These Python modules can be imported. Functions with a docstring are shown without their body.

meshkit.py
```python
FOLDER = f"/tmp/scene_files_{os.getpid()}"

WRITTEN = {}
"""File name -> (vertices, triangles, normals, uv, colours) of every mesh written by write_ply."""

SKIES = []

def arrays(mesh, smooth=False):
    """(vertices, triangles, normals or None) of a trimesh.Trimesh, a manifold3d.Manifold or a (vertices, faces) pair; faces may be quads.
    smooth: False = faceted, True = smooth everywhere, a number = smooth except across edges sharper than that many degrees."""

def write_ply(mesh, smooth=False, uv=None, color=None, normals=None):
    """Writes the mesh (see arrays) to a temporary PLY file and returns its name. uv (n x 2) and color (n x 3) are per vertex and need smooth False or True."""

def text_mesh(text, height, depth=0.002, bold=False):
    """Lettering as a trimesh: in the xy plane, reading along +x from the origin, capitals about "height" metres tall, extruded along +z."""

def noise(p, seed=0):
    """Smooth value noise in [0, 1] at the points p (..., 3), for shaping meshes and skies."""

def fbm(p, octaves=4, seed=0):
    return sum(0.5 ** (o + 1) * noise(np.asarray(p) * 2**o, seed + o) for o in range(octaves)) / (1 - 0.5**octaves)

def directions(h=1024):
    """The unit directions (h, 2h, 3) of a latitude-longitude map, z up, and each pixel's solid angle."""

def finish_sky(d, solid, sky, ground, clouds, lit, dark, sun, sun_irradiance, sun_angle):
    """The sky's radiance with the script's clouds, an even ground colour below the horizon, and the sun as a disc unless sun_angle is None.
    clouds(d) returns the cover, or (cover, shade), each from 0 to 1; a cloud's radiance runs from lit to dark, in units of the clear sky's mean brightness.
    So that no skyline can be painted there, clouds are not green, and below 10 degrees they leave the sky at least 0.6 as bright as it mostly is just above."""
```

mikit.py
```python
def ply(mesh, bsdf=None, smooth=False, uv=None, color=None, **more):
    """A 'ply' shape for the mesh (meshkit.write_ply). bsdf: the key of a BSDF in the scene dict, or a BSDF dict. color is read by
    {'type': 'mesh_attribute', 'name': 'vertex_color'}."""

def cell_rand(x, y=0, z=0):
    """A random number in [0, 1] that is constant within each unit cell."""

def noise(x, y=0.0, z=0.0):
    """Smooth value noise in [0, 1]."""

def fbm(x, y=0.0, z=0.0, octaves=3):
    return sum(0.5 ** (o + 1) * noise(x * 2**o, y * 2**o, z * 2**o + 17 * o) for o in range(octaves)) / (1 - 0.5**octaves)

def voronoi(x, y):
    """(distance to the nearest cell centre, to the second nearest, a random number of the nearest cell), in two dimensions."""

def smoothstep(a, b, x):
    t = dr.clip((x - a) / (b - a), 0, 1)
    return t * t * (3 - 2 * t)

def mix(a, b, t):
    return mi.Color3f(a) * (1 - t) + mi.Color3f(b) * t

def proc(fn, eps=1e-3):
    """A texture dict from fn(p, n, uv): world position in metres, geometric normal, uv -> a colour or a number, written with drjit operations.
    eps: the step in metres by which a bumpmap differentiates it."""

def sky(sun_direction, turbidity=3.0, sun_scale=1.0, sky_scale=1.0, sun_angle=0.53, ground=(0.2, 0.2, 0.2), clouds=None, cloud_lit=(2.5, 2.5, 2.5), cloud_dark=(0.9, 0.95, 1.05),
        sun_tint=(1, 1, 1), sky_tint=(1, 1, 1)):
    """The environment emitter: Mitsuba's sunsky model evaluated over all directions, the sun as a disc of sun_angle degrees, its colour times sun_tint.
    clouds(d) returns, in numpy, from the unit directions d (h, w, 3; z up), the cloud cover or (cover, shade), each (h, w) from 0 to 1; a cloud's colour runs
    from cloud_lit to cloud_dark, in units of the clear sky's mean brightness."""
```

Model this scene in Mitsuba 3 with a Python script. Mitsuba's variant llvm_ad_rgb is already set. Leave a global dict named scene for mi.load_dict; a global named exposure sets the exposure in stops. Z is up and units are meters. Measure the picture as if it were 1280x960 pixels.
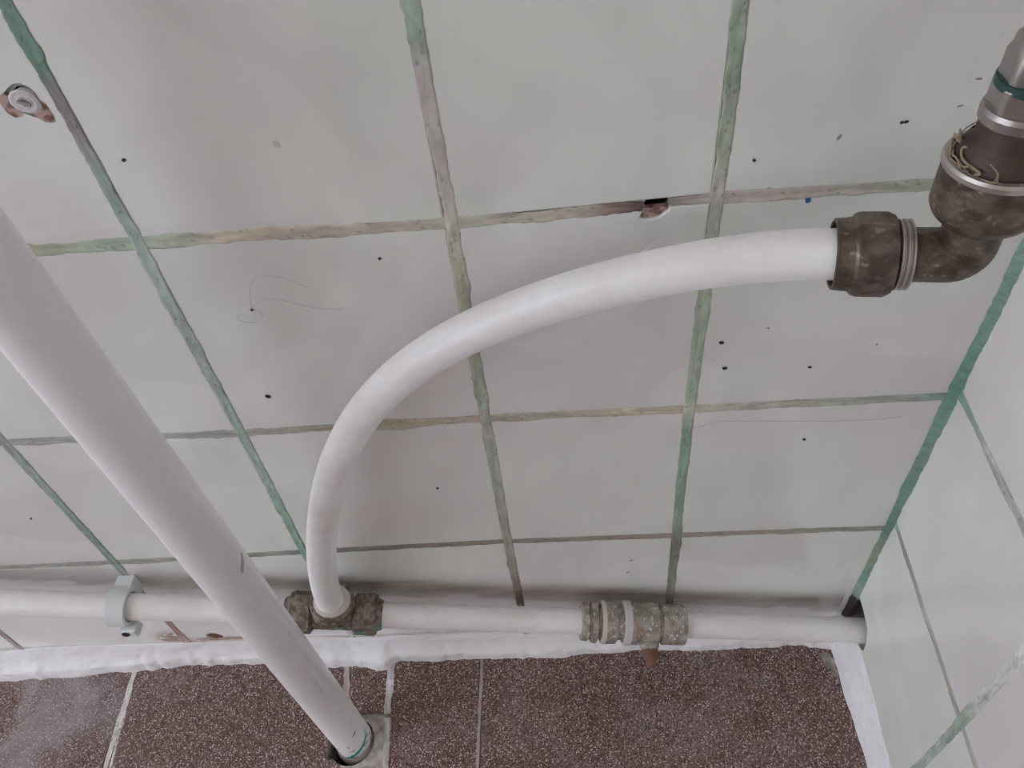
import math, random
import numpy as np, trimesh, mitsuba as mi, drjit as dr, mikit, meshkit
from mikit import proc, noise, fbm, voronoi, smoothstep, mix, cell_rand
from scipy.interpolate import CubicSpline
from scipy.ndimage import gaussian_filter1d, gaussian_filter
from shapely.geometry import Polygon, Point, box as sbox
from shapely.ops import unary_union
T = mi.ScalarTransform4f
V = lambda *a: np.array(a, float)
scene = {'type': 'scene'}
labels = {}
rng = np.random.default_rng(7)

# ------------------------------------------------------------------ camera, light, exposure
CAM = V(-0.2296, -0.3149, 0.7389)
FWD, UP = V(-0.0669, 0.6621, -0.7464), V(0.0576, 0.7494, 0.6596)
scene['camera'] = {'type': 'perspective', 'fov': 64.573, 'fov_axis': 'x', 'near_clip': 0.01, 'far_clip': 50.0,
                   'to_world': T().look_at(origin=CAM.tolist(), target=(CAM + FWD).tolist(), up=UP.tolist())}
exposure = -1.42
WINDOW_LIGHT = (5.5, 5.97, 6.7)          # daylight through a frosted balcony door in the left wall

FLOOR_Z = 0.02
ROOM_X, ROOM_Y, ROOM_Z = -1.55, -2.1, 2.4


def lin(r, g, b):
    c = np.array([r, g, b]) / 255.0
    return np.where(c <= 0.04045, c / 12.92, ((c + 0.055) / 1.055) ** 2.4)


def L(r, g, b):
    return mi.Color3f(*[float(v) for v in lin(r, g, b)])


# ------------------------------------------------------------------ materials
def zaxis(x):
    return 0.0764 - 0.161 * x


def tile_color(p, n, uv):
    tint = cell_rand(dr.floor(p.x / 0.1525 + 0.1), dr.floor((p.z - 0.05) / 0.151), 5)
    base = mix((0.618, 0.640, 0.602), (0.645, 0.650, 0.620), tint)
    cloud = fbm(p.x * 8, p.y * 8 + 3, p.z * 8, 3)
    base = mix(base, (0.60, 0.552, 0.555), 0.6 * smoothstep(0.42, 0.72, cloud))
    film = fbm(p.x * 6.5 + 4, p.y * 6.5, p.z * 5 + 1.7, 3)  # glaze smears and soft reflections put into the colour as pale patches
    base = base * (1.0 + 0.05 * smoothstep(0.485, 0.505, film) - 0.03 * smoothstep(0.60, 0.615, film))
    haze = fbm(p.x * 60, p.y * 60, p.z * 25, 2)
    base = base * (0.965 + 0.07 * haze)
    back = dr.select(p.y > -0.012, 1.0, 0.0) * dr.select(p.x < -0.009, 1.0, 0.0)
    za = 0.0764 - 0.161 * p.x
    # old white paint carried over the foot of the wall, below the pipe
    edge = (fbm(p.x * 40, 2.0, p.z * 90, 3) - 0.5) * 0.02
    white = smoothstep(-0.003, 0.003, za - 0.009 + edge - p.z) * back
    base = mix(base, (0.80, 0.79, 0.785), white * 0.95)
    # brown grime plus painted contact shade in a band behind the pipe
    dirt_shade = dr.exp(-dr.square((p.z - za - 0.0075) / 0.0125)) * back * (1 - white)
    dirt_shade = dirt_shade * (0.45 + 0.75 * fbm(p.x * 25, 9.0, p.z * 120, 3)) * dr.lerp(mi.Float(1.0), mi.Float(0.6), smoothstep(-0.45, -0.6, p.x))
    base = mix(base, (0.20, 0.155, 0.125), dr.clip(dirt_shade * 0.85, 0, 0.9))
    # bare brown streaks where that paint has rubbed off (left of the standpipe)
    rub = dr.exp(-dr.square((p.z - 0.0575) / 0.0035) - dr.square((p.x + 0.555) / 0.022)) * smoothstep(0.25, 0.5, fbm(p.x * 260, 5.0, p.z * 500, 3))
    rub2 = dr.exp(-dr.square((p.z - 0.062) / 0.010) - dr.square((p.x + 0.600) / 0.011)) * smoothstep(0.25, 0.5, fbm(p.x * 200, 5.0, p.z * 300, 3))
    base = mix(base, (0.33, 0.21, 0.17), dr.clip(rub * 2.2 + rub2 * 2.0, 0, 0.85) * back)
    return base


def tile_bump(p, n, uv):
    return fbm(p.x * 16, p.y * 16, p.z * 16, 2)


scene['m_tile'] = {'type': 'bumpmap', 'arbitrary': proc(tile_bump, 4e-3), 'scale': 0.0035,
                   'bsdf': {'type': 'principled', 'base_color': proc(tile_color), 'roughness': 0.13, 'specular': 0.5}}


def terrazzo_color(p, n, uv):
    d1, d2, k = voronoi(p.x * 540, p.y * 540)
    e1, e2, k2 = voronoi(p.x * 820 + 30, p.y * 820)
    blot = fbm(p.x * 30, p.y * 30, 0.0, 3)
    base = mix((0.115, 0.066, 0.060), (0.185, 0.112, 0.100), noise(p.x * 620, p.y * 620))
    base = mix(base, (0.145, 0.078, 0.055), 0.7 * smoothstep(0.45, 0.75, blot))
    base = mix(base, (0.21, 0.155, 0.155), 0.6 * smoothstep(0.50, 0.72, fbm(p.x * 26 + 7, p.y * 26, 2.0, 3)))
    rust = dr.exp(-(dr.square(p.x + 0.086) + dr.square(p.y + 0.075)) / 0.00012)
    base = mix(base, (0.12, 0.045, 0.02), 0.7 * rust)
    base = mix(base, (0.035, 0.02, 0.018), dr.select(k2 < 0.3, 1.0, 0.0) * smoothstep(0.62, 0.4, e1) * 0.8)
    base = mix(base, (0.62, 0.55, 0.55), dr.select(k > 0.83, 0.9, 0.0) * smoothstep(0.42, 0.22, d1))
    base = mix(base, (0.33, 0.25, 0.235), dr.select(k2 > 0.72, 1.0, 0.0) * smoothstep(0.50, 0.30, e1))
    # pale limescale film left of the standpipe
    film = smoothstep(0.42, 0.7, fbm(p.x * 22, p.y * 22, 4.0, 3)) * smoothstep(-0.62, -0.70, p.x)
    base = mix(base, (0.42, 0.38, 0.39), film * 0.45)
    return base


scene['m_terrazzo'] = {'type': 'principled', 'base_color': proc(terrazzo_color), 'roughness': 0.42, 'specular': 0.4}


def pipe_color(p, n, uv):
    s = fbm(p.x * 28, p.y * 70, p.z * 40, 4)
    base = mix((0.75, 0.735, 0.745), (0.70, 0.665, 0.66), smoothstep(0.35, 0.75, s))
    return base * (0.97 + 0.05 * noise(p.x * 300, p.y * 300, p.z * 300))


scene['m_pipe'] = {'type': 'principled', 'base_color': proc(pipe_color), 'roughness': 0.32, 'specular': 0.5}


def floor_pipe_color(p, n, uv):
    base = pipe_color(p, n, uv)
    s = smoothstep(0.5, 0.8, fbm(p.x * 60, p.y * 160, p.z * 160, 3))
    return mix(base, (0.60, 0.55, 0.51), s * 0.3)


scene['m_floor_pipe'] = {'type': 'principled', 'base_color': proc(floor_pipe_color), 'roughness': 0.35, 'specular': 0.45}


def drain_color(p, n, uv):
    s = fbm(p.x * 40, p.y * 40, p.z * 12, 3)
    base = mix((0.655, 0.635, 0.65), (0.62, 0.59, 0.59), s)
    low = smoothstep(0.16, 0.05, p.z)
    base = mix(base, (0.77, 0.755, 0.765), low)
    sp = smoothstep(0.66, 0.72, fbm(p.x * 300, p.y * 300, p.z * 200, 2)) * smoothstep(0.05, 0.04, p.z)
    return mix(base, (0.30, 0.27, 0.27), sp * 0.7)


scene['m_drain'] = {'type': 'principled', 'base_color': proc(drain_color), 'roughness': 0.3, 'specular': 0.5}


def brass_color(p, n, uv):
    s = fbm(p.x * 160, p.y * 160, p.z * 160, 3)
    t = fbm(p.x * 420 + 9, p.y * 420, p.z * 420, 2)
    base = mix((0.075, 0.055, 0.042), (0.165, 0.128, 0.102), smoothstep(0.3, 0.72, s))
    base = mix(base, (0.30, 0.265, 0.235), smoothstep(0.70, 0.84, t) * 0.6)
    return mix(base, (0.05, 0.042, 0.045), smoothstep(0.58, 0.75, fbm(p.x * 90, p.y * 90 + 5, p.z * 90, 2)) * 0.6)


def rough_bump(p, n, uv):
    return fbm(p.x * 500, p.y * 500, p.z * 500, 3)


scene['m_brass'] = {'type': 'bumpmap', 'arbitrary': proc(rough_bump, 4e-4), 'scale': 0.0005,
                    'bsdf': {'type': 'principled', 'base_color': proc(brass_color), 'metallic': 0.55, 'roughness': 0.42, 'specular': 0.5}}


def tee_color(p, n, uv):
    s = fbm(p.x * 420, p.y * 260, p.z * 260, 4)
    base = mix((0.095, 0.066, 0.052), (0.27, 0.22, 0.185), smoothstep(0.30, 0.75, s))
    return mix(base, (0.13, 0.36, 0.31), smoothstep(0.58, 0.66, fbm(p.x * 90 + 3, p.y * 90, p.z * 60, 2)) * smoothstep(0.150, 0.137, p.z) * 0.8)


scene['m_tee'] = {'type': 'bumpmap', 'arbitrary': proc(rough_bump, 4e-4), 'scale': 0.0006,
                  'bsdf': {'type': 'principled', 'base_color': proc(tee_color), 'metallic': 0.15, 'roughness': 0.55}}


def nickel_color(p, n, uv):
    s = fbm(p.x * 180, p.y * 180, p.z * 180, 3)
    base = mix((0.235, 0.205, 0.18), (0.38, 0.345, 0.31), smoothstep(0.3, 0.7, s))
    base = mix(base, (0.25, 0.16, 0.09), smoothstep(0.6, 0.75, fbm(p.x * 260, p.y * 60, p.z * 60 + 8, 2)) * 0.6)
    base = mix(base, (0.17, 0.22, 0.225), smoothstep(0.55, 0.7, fbm(p.x * 110, p.y * 110, p.z * 110 + 4, 2)) * smoothstep(0.112, 0.098, p.z) * 0.7)
    return mix(base, (0.74, 0.72, 0.70), smoothstep(0.66, 0.72, fbm(p.x * 900, p.y * 420, p.z * 420, 3)) * 0.85)


scene['m_nickel'] = {'type': 'bumpmap', 'arbitrary': proc(rough_bump, 4e-4), 'scale': 0.0006,
                     'bsdf': {'type': 'principled', 'base_color': proc(nickel_color), 'metallic': 0.25, 'roughness': 0.5}}


def cove_color(p, n, uv):
    s = fbm(p.x * 120, p.y * 200, p.z * 200, 3)
    return mix((0.80, 0.79, 0.81), (0.74, 0.72, 0.73), smoothstep(0.45, 0.85, s))


scene['m_cove'] = {'type': 'bumpmap', 'arbitrary': proc(lambda p, n, uv: fbm(p.x * 180, p.y * 180, p.z * 180, 3), 1e-3), 'scale': 0.0016,
                   'bsdf': {'type': 'principled', 'base_color': proc(cove_color), 'roughness': 0.5}}


def cement_color(p, n, uv):
    s = fbm(p.x * 130, p.y * 130, p.z * 130, 3)
    return mix((0.20, 0.175, 0.155), (0.48, 0.44, 0.41), smoothstep(0.3, 0.7, s))


scene['m_cement'] = {'type': 'bumpmap', 'arbitrary': proc(rough_bump, 6e-4), 'scale': 0.001,
                     'bsdf': {'type': 'principled', 'base_color': proc(cement_color), 'roughness': 0.8}}


def clay_color(p, n, uv):
    s = fbm(p.x * 400, p.y * 400, p.z * 400, 3)
    return mix((0.14, 0.07, 0.055), (0.40, 0.27, 0.245), smoothstep(0.3, 0.7, s))


scene['m_clay'] = {'type': 'principled', 'base_color': proc(clay_color), 'roughness': 0.9}
scene['m_grout'] = {'type': 'principled', 'base_color': {'type': 'mesh_attribute', 'name': 'vertex_color'}, 'roughness': 0.75}


def flat(name, rgb, rough=0.6, **k):
    scene[name] = {'type': 'principled', 'base_color': {'type': 'rgb', 'value': list(map(float, rgb))}, 'roughness': rough, **k}


flat('m_bed', (0.36, 0.35, 0.31), 0.9)
flat('m_paint_wall', (0.66, 0.605, 0.545), 0.8)
flat('m_far_floor', (0.20, 0.145, 0.13), 0.5)
flat("m_clip", (0.58, 0.61, 0.61), 0.4)
flat('m_dark', (0.02, 0.018, 0.018), 0.7)
flat('m_speck', (0.012, 0.009, 0.008), 0.5)
flat('m_blue', (0.02, 0.10, 0.30), 0.5)
flat('m_teal', (0.02, 0.27, 0.25), 0.5)
flat('m_seal', (0.012, 0.045, 0.04), 0.5)
flat('m_chrome', (0.36, 0.325, 0.31), 0.30, metallic=0.85)
flat('m_rim', (0.42, 0.38, 0.36), 0.32, metallic=0.75)
flat('m_thread', (0.055, 0.035, 0.028), 0.55, metallic=0.3)
flat('m_hemp', (0.24, 0.185, 0.125), 0.8)
flat('m_plug', (0.50, 0.46, 0.47), 0.6)
flat('m_residue', (0.52, 0.47, 0.42), 0.7)
flat('m_rust', (0.16, 0.075, 0.055), 0.8)
flat('m_frame', (0.7, 0.7, 0.7), 0.4)
flat('m_hair', (0.25, 0.22, 0.20), 0.6)
flat('m_scar', (0.33, 0.30, 0.29), 0.6)
flat('m_fine_hair', (0.42, 0.40, 0.38), 0.6)


def add(key, mesh, bsdf, smooth=False, color=None, **more):
    base, i = key, 0
    while key in scene:
        i += 1
        key = '%s_%03d' % (base, i)
    scene[key] = mikit.ply(mesh, bsdf, smooth=smooth, color=color, **more)
    return key


def tag(key, label=None, cat=None, group=None, kind=None):
    d = labels.setdefault(key, {})
    for k, v in (('label', label), ('category', cat), ('group', group), ('kind', kind)):
        if v:
            d[k] = v


# ------------------------------------------------------------------ mesh helpers
def frame(a, hint=(0, 0, 1)):
    a = np.asarray(a, float) / np.linalg.norm(a)
    h = np.asarray(hint, float)
    if abs(a @ h) > 0.98:
        h = V(1, 0, 0)
    u = np.cross(h, a); u /= np.linalg.norm(u)
    return a, u, np.cross(a, u)


def lathe(profile, origin, axis, n=48, flats=None, hint=(0, 0, 1), turn=0.0, wob=0.0, seed=0):
    """Turned solid along axis from (distance, radius) points; flats = (from, to, half across flats, sides) cuts wrench flats."""
    a, u, v = frame(axis, hint)
    r_ = np.random.default_rng(seed)
    pts = []
    for s, r in profile:
        if pts and abs(s - pts[-1][0]) < 1e-9 and abs(r - pts[-1][1]) < 1e-9:
            continue
        pts.append((s, r))
    th = np.arange(n) * 2 * np.pi / n + turn
    rows = []
    for s, r in pts:
        rr = np.full(n, r)
        if flats and flats[0] - 1e-9 <= s <= flats[1] + 1e-9:
            k = 2 * np.pi / flats[3]
            rr = np.minimum(rr, flats[2] / np.cos((np.arange(n) * 2 * np.pi / n + k / 2) % k - k / 2))
        if wob:
            rr = rr * (1 + wob * gaussian_filter1d(r_.normal(size=n), 1.2, mode='wrap'))
        rows.append(origin + a * s + rr[:, None] * (np.cos(th)[:, None] * u + np.sin(th)[:, None] * v))
    m = len(rows)
    verts = np.vstack(rows + [[origin + a * pts[0][0]], [origin + a * pts[-1][0]]])
    f = []
    for i in range(m - 1):
        for j in range(n):
            k = (j + 1) % n
            A, B, C_, D = i * n + j, i * n + k, (i + 1) * n + k, (i + 1) * n + j
            f += [(A, B, C_), (A, C_, D)]
    for j in range(n):
        k = (j + 1) % n
        f += [(m * n, k, j), (m * n + 1, (m - 1) * n + j, (m - 1) * n + k)]
    return trimesh.Trimesh(verts, np.array(f), process=False)


def tube(points, radius, n=40, caps=True):
    p = np.asarray(points, float)
    t = np.gradient(p, axis=0); t /= np.linalg.norm(t, axis=1)[:, None]
    rad = np.broadcast_to(radius, (len(p),))
    _, u, _ = frame(t[0], (0.1, 1, 0.05))
    rows, th = [], np.arange(n) * 2 * np.pi / n
    for i in range(len(p)):
        u = u - (u @ t[i]) * t[i]; u /= np.linalg.norm(u)
        v = np.cross(t[i], u)
        rows.append(p[i] + rad[i] * (np.cos(th)[:, None] * u + np.sin(th)[:, None] * v))
    m = len(rows)
    verts = np.vstack(rows + [[p[0]], [p[-1]]])
    i, j = np.meshgrid(np.arange(m - 1), np.arange(n), indexing='ij')
    k = (j + 1) % n
    A, B, C_, D = i * n + j, i * n + k, (i + 1) * n + k, (i + 1) * n + j
    f = np.vstack([np.stack([A, B, C_], -1).reshape(-1, 3), np.stack([A, C_, D], -1).reshape(-1, 3)])
    if caps:
        j = np.arange(n); k = (j + 1) % n
        f = np.vstack([f, np.stack([np.full(n, m * n), k, j], -1), np.stack([np.full(n, m * n + 1), (m - 1) * n + j, (m - 1) * n + k], -1)])
    return trimesh.Trimesh(verts, f, process=False)


def bx(lo, hi):
    m = trimesh.creation.box(extents=np.subtract(hi, lo))
    m.apply_translation((np.add(hi, lo)) / 2)
    return m


# planes: 2-D (a, b) and height h above the surface -> world
PLANES = {'wall_back': lambda q, h: np.column_stack([q[:, 0], -h, q[:, 1]]),
          'wall_right': lambda q, h: np.column_stack([-h, q[:, 0], q[:, 1]]),
          'floor': lambda q, h: np.column_stack([q[:, 0], q[:, 1], FLOOR_Z + h])}


def oriented(v, f):
    m = trimesh.Trimesh(v, f, process=False)
    if m.volume < 0:
        m.invert()
    return m


def slab(plane, poly, h0, h1, bevel=0.0):
    """A plate with the outline poly on a plane, from height h0 to h1, with a bevelled face edge."""
    P = PLANES[plane]
    if poly.geom_type != 'Polygon':
        return trimesh.util.concatenate([slab(plane, g, h0, h1) for g in poly.geoms])
    if poly.interiors or bevel == 0:
        m = trimesh.creation.extrude_polygon(poly, 1.0, engine='earcut')
        q = np.array(m.vertices)
        return oriented(P(q[:, :2], h0 + (h1 - h0) * q[:, 2]), m.faces)
    ring = np.array(poly.exterior.coords)[:-1]
    inn = []
    c = ring.mean(0)
    for i in range(len(ring)):                                   # inset by the bevel
        a, b, d = ring[i - 1], ring[i], ring[(i + 1) % len(ring)]
        e1, e2 = (b - a) / np.linalg.norm(b - a), (d - b) / np.linalg.norm(d - b)
        n1, n2 = V(-e1[1], e1[0]), V(-e2[1], e2[0])
        s = 1 if poly.exterior.is_ccw else -1
        m_ = (n1 + n2) / max(1e-6, 1 + n1 @ n2)
        inn.append(b + s * bevel * m_)
    inn = np.array(inn)
    n = len(ring)
    v = np.vstack([P(ring, np.full(n, h0)), P(ring, np.full(n, h1 - bevel * 0.8)), P(inn, np.full(n, h1))])
    f = []
    for r in range(2):
        for i in range(n):
            k = (i + 1) % n
            f += [(r * n + i, r * n + k, (r + 1) * n + k), (r * n + i, (r + 1) * n + k, (r + 1) * n + i)]
    from mapbox_earcut import triangulate_float64
    tri = triangulate_float64(np.ascontiguousarray(inn), np.array([n], np.uint32)).reshape(-1, 3).astype(int)
    a2 = inn[tri]
    area = ((a2[:, 1, 0] - a2[:, 0, 0]) * (a2[:, 2, 1] - a2[:, 0, 1]) - (a2[:, 1, 1] - a2[:, 0, 1]) * (a2[:, 2, 0] - a2[:, 0, 0])).sum()
    if (area > 0) != bool(poly.exterior.is_ccw):
        tri = tri[:, ::-1]
    f += [tuple(x + 2 * n) for x in tri] + [tuple((x)[::-1]) for x in tri]
    return oriented(v, np.array(f))


def smooth_noise(n, sigma):
    x = gaussian_filter1d(rng.normal(size=n + 200), sigma)[100:100 + n]
    return x / (x.std() + 1e-9)


def grout(plane, pts, stops, half, lift=0.0, rough=0.0006, step=0.0014, holder=None, speck=0.5):
    """One line of grout smeared a little over the tile edges: a ribbon through pts (2-D), half wide, its colours from stops [(t, r, g, b)]."""
    pts = np.asarray(pts, float)
    s = np.r_[0, np.cumsum(np.linalg.norm(np.diff(pts, axis=0), axis=1))]
    n = max(8, int(s[-1] / step))
    t = np.linspace(0, s[-1], n)
    c = np.column_stack([np.interp(t, s, pts[:, k]) for k in (0, 1)])
    d = np.gradient(c, axis=0); d /= np.linalg.norm(d, axis=1)[:, None]
    nn = np.column_stack([-d[:, 1], d[:, 0]])
    hw = half if np.isscalar(half) else np.interp(t / s[-1], [x[0] for x in half], [x[1] for x in half])
    wl = hw + rough * (smooth_noise(n, 9) * 0.7 + smooth_noise(n, 2.5) * 0.5 + 0.35 * smooth_noise(n, .8))
    wr = hw + rough * (smooth_noise(n, 9) * 0.7 + smooth_noise(n, 2.5) * 0.5 + 0.35 * smooth_noise(n, .8))
    cols = [-1.0, -0.93, -0.7, -0.45, -0.2, 0.0, 0.2, 0.45, 0.7, 0.93, 1.0]
    hs = [-0.0008, 0.00020, 0.00028, 0.00022, 0.00015, 0.0001, 0.00015, 0.00022, 0.00028, 0.00020, -0.0008]
    P = PLANES[plane]
    rows = [P(c - nn * ((wl if q < 0 else wr) * q)[:, None], h + lift + 0.00003 * rng.normal(size=n)) for q, h in zip(cols, hs)]
    v = np.stack(rows, 1).reshape(-1, 3)
    m = len(cols)
    i, j = np.meshgrid(np.arange(n - 1), np.arange(m - 1), indexing='ij')
    A, B, C_, D = i * m + j, (i + 1) * m + j, (i + 1) * m + j + 1, i * m + j + 1
    f = np.vstack([np.stack([A, B, C_], -1).reshape(-1, 3), np.stack([A, C_, D], -1).reshape(-1, 3)])
    tri = trimesh.Trimesh(v, f, process=False)
    up = P(c[:1], np.ones(1)) - P(c[:1], np.zeros(1))
    if (tri.face_normals @ up[0]).mean() < 0:
        f = f[:, ::-1]
    st = np.array([x[0] for x in stops])
    rgb = np.column_stack([np.interp(t / s[-1], st, [x[k] for x in stops]) for k in (1, 2, 3)])
    col = np.repeat(lin(*rgb.T).T[:, None, :] if False else np.array([lin(*x) for x in rgb])[:, None, :], m, 1)
    grey = col.mean(-1, keepdims=True)
    col = (col * 0.72 + grey * 0.28) * 1.34
    g2 = gaussian_filter(rng.normal(size=(n, m)), (3.0, 1.0)); g3 = gaussian_filter(rng.normal(size=(n, m)), (0.9, 0.6))
    g = 1 + 0.04 * smooth_noise(n, 14)[:, None] + 0.09 * g2 / g2.std() + 0.06 * g3 / g3.std()
    g *= np.where(rng.random((n, m)) < 0.03 * speck, 0.5, 1)
    col = np.clip(col * g[..., None], 0, 1).reshape(-1, 3)
    k = add((holder or plane) + '__grout_line', (v, f), 'm_grout', smooth=True, color=col)
    return k


def blob(x, y, r, seed, n=14, ax=1.0, ang=0.0, rough=0.2):
    r_ = np.random.default_rng(seed)
    th = np.arange(n) * 2 * np.pi / n
    rr = r * (1 + rough * gaussian_filter1d(r_.normal(size=n), 0.8, mode='wrap'))
    a, b = rr * np.cos(th) * ax, rr * np.sin(th)
    return Polygon(np.column_stack([x + a * math.cos(ang) - b * math.sin(ang), y + a * math.sin(ang) + b * math.cos(ang)]))


# ------------------------------------------------------------------ room shell
HOLE = blob(-0.1828, 0.5016, 0.0054, 3, 16, 1.15, 0.2, 0.28)
PLUG = blob(-0.4500, 0.5812, 0.0072, 5, 16, 1.12, -0.3, 0.18)
CHIP = blob(-0.5607, 0.0637, 0.0058, 9, 14, 1.25, 0.0, 0.2)
RHOLE = Polygon([(0.01, 0.063), (-0.034, 0.066), (-0.0385, 0.072), (-0.0365, 0.086), (-0.031, 0.0965), (-0.016, 0.1005), (0.01, 0.100)])
BACK_HOLES = unary_union([HOLE.buffer(0.0026), PLUG.buffer(-0.0018), CHIP.buffer(-0.0008)])

TH = 0.007                                     # tile thickness
bed = sbox(ROOM_X, 0.0, 0.0, ROOM_Z).difference(BACK_HOLES)
add('wall_back', slab('wall_back', bed, -0.05, -0.0015), 'm_bed')
tag('wall_back', 'back wall of glossy off-white tiles with green and brown stained grout', kind='structure')
bed = sbox(ROOM_Y, 0.0, 0.05, ROOM_Z).difference(RHOLE)
add('wall_right', slab('wall_right', bed, -0.05, -0.0015), 'm_bed')
tag('wall_right', 'right side wall of glossy white tiles meeting the back wall', kind='structure')
PH = Point(-0.4340, -0.0812).buffer(0.0202)
PHL = unary_union([PH, blob(-0.4510, -0.0905, 0.0058, 12)])
add('floor', slab('floor', sbox(ROOM_X, ROOM_Y, 0.0, 0.0).difference(PHL), -0.06, -0.0022), 'm_cement')
tag('floor', 'floor of brown speckled terrazzo tiles with pale joints', kind='structure')
add('wall_front', bx((ROOM_X - 0.1, ROOM_Y - 0.1, FLOOR_Z), (0.06, ROOM_Y, ROOM_Z)), 'm_paint_wall')
tag('wall_front', 'plain pale wall opposite the tiled back wall', kind='structure')
add('ceiling', bx((ROOM_X - 0.1, ROOM_Y - 0.1, ROOM_Z), (0.06, 0.06, ROOM_Z + 0.1)), 'm_paint_wall')
tag('ceiling', 'plain pale ceiling', kind='structure')
WY0, WY1, WZ0, WZ1 = -1.75, -0.12, 0.12, 2.1
wl = trimesh.util.concatenate([bx((ROOM_X - 0.1, ROOM_Y, FLOOR_Z), (ROOM_X, WY0, ROOM_Z)), bx((ROOM_X - 0.1, WY1, FLOOR_Z), (ROOM_X, 0.05, ROOM_Z)),
                               bx((ROOM_X - 0.1, WY0, FLOOR_Z), (ROOM_X, WY1, WZ0)), bx((ROOM_X - 0.1, WY0, WZ1), (ROOM_X, WY1, ROOM_Z))])
add('wall_left', wl, 'm_paint_wall')
tag('wall_left', 'plain pale left wall with a balcony door of frosted glass', kind='structure')
fr = trimesh.util.concatenate([bx((ROOM_X - 0.06, WY0, WZ0), (ROOM_X - 0.02, WY0 + 0.05, WZ1)), bx((ROOM_X - 0.06, WY1 - 0.05, WZ0), (ROOM_X - 0.02, WY1, WZ1)),
                               bx((ROOM_X - 0.06, WY0, WZ0), (ROOM_X - 0.02, WY1, WZ0 + 0.05)), bx((ROOM_X - 0.06, WY0, WZ1 - 0.05), (ROOM_X - 0.02, WY1, WZ1)),
                               bx((ROOM_X - 0.06, (WY0 + WY1) / 2 - 0.03, WZ0), (ROOM_X - 0.02, (WY0 + WY1) / 2 + 0.03, WZ1))])
add('window_1', fr, 'm_frame')
tag('window_1', 'white frame with daylit frosted panes in the left wall', kind='structure')
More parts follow.
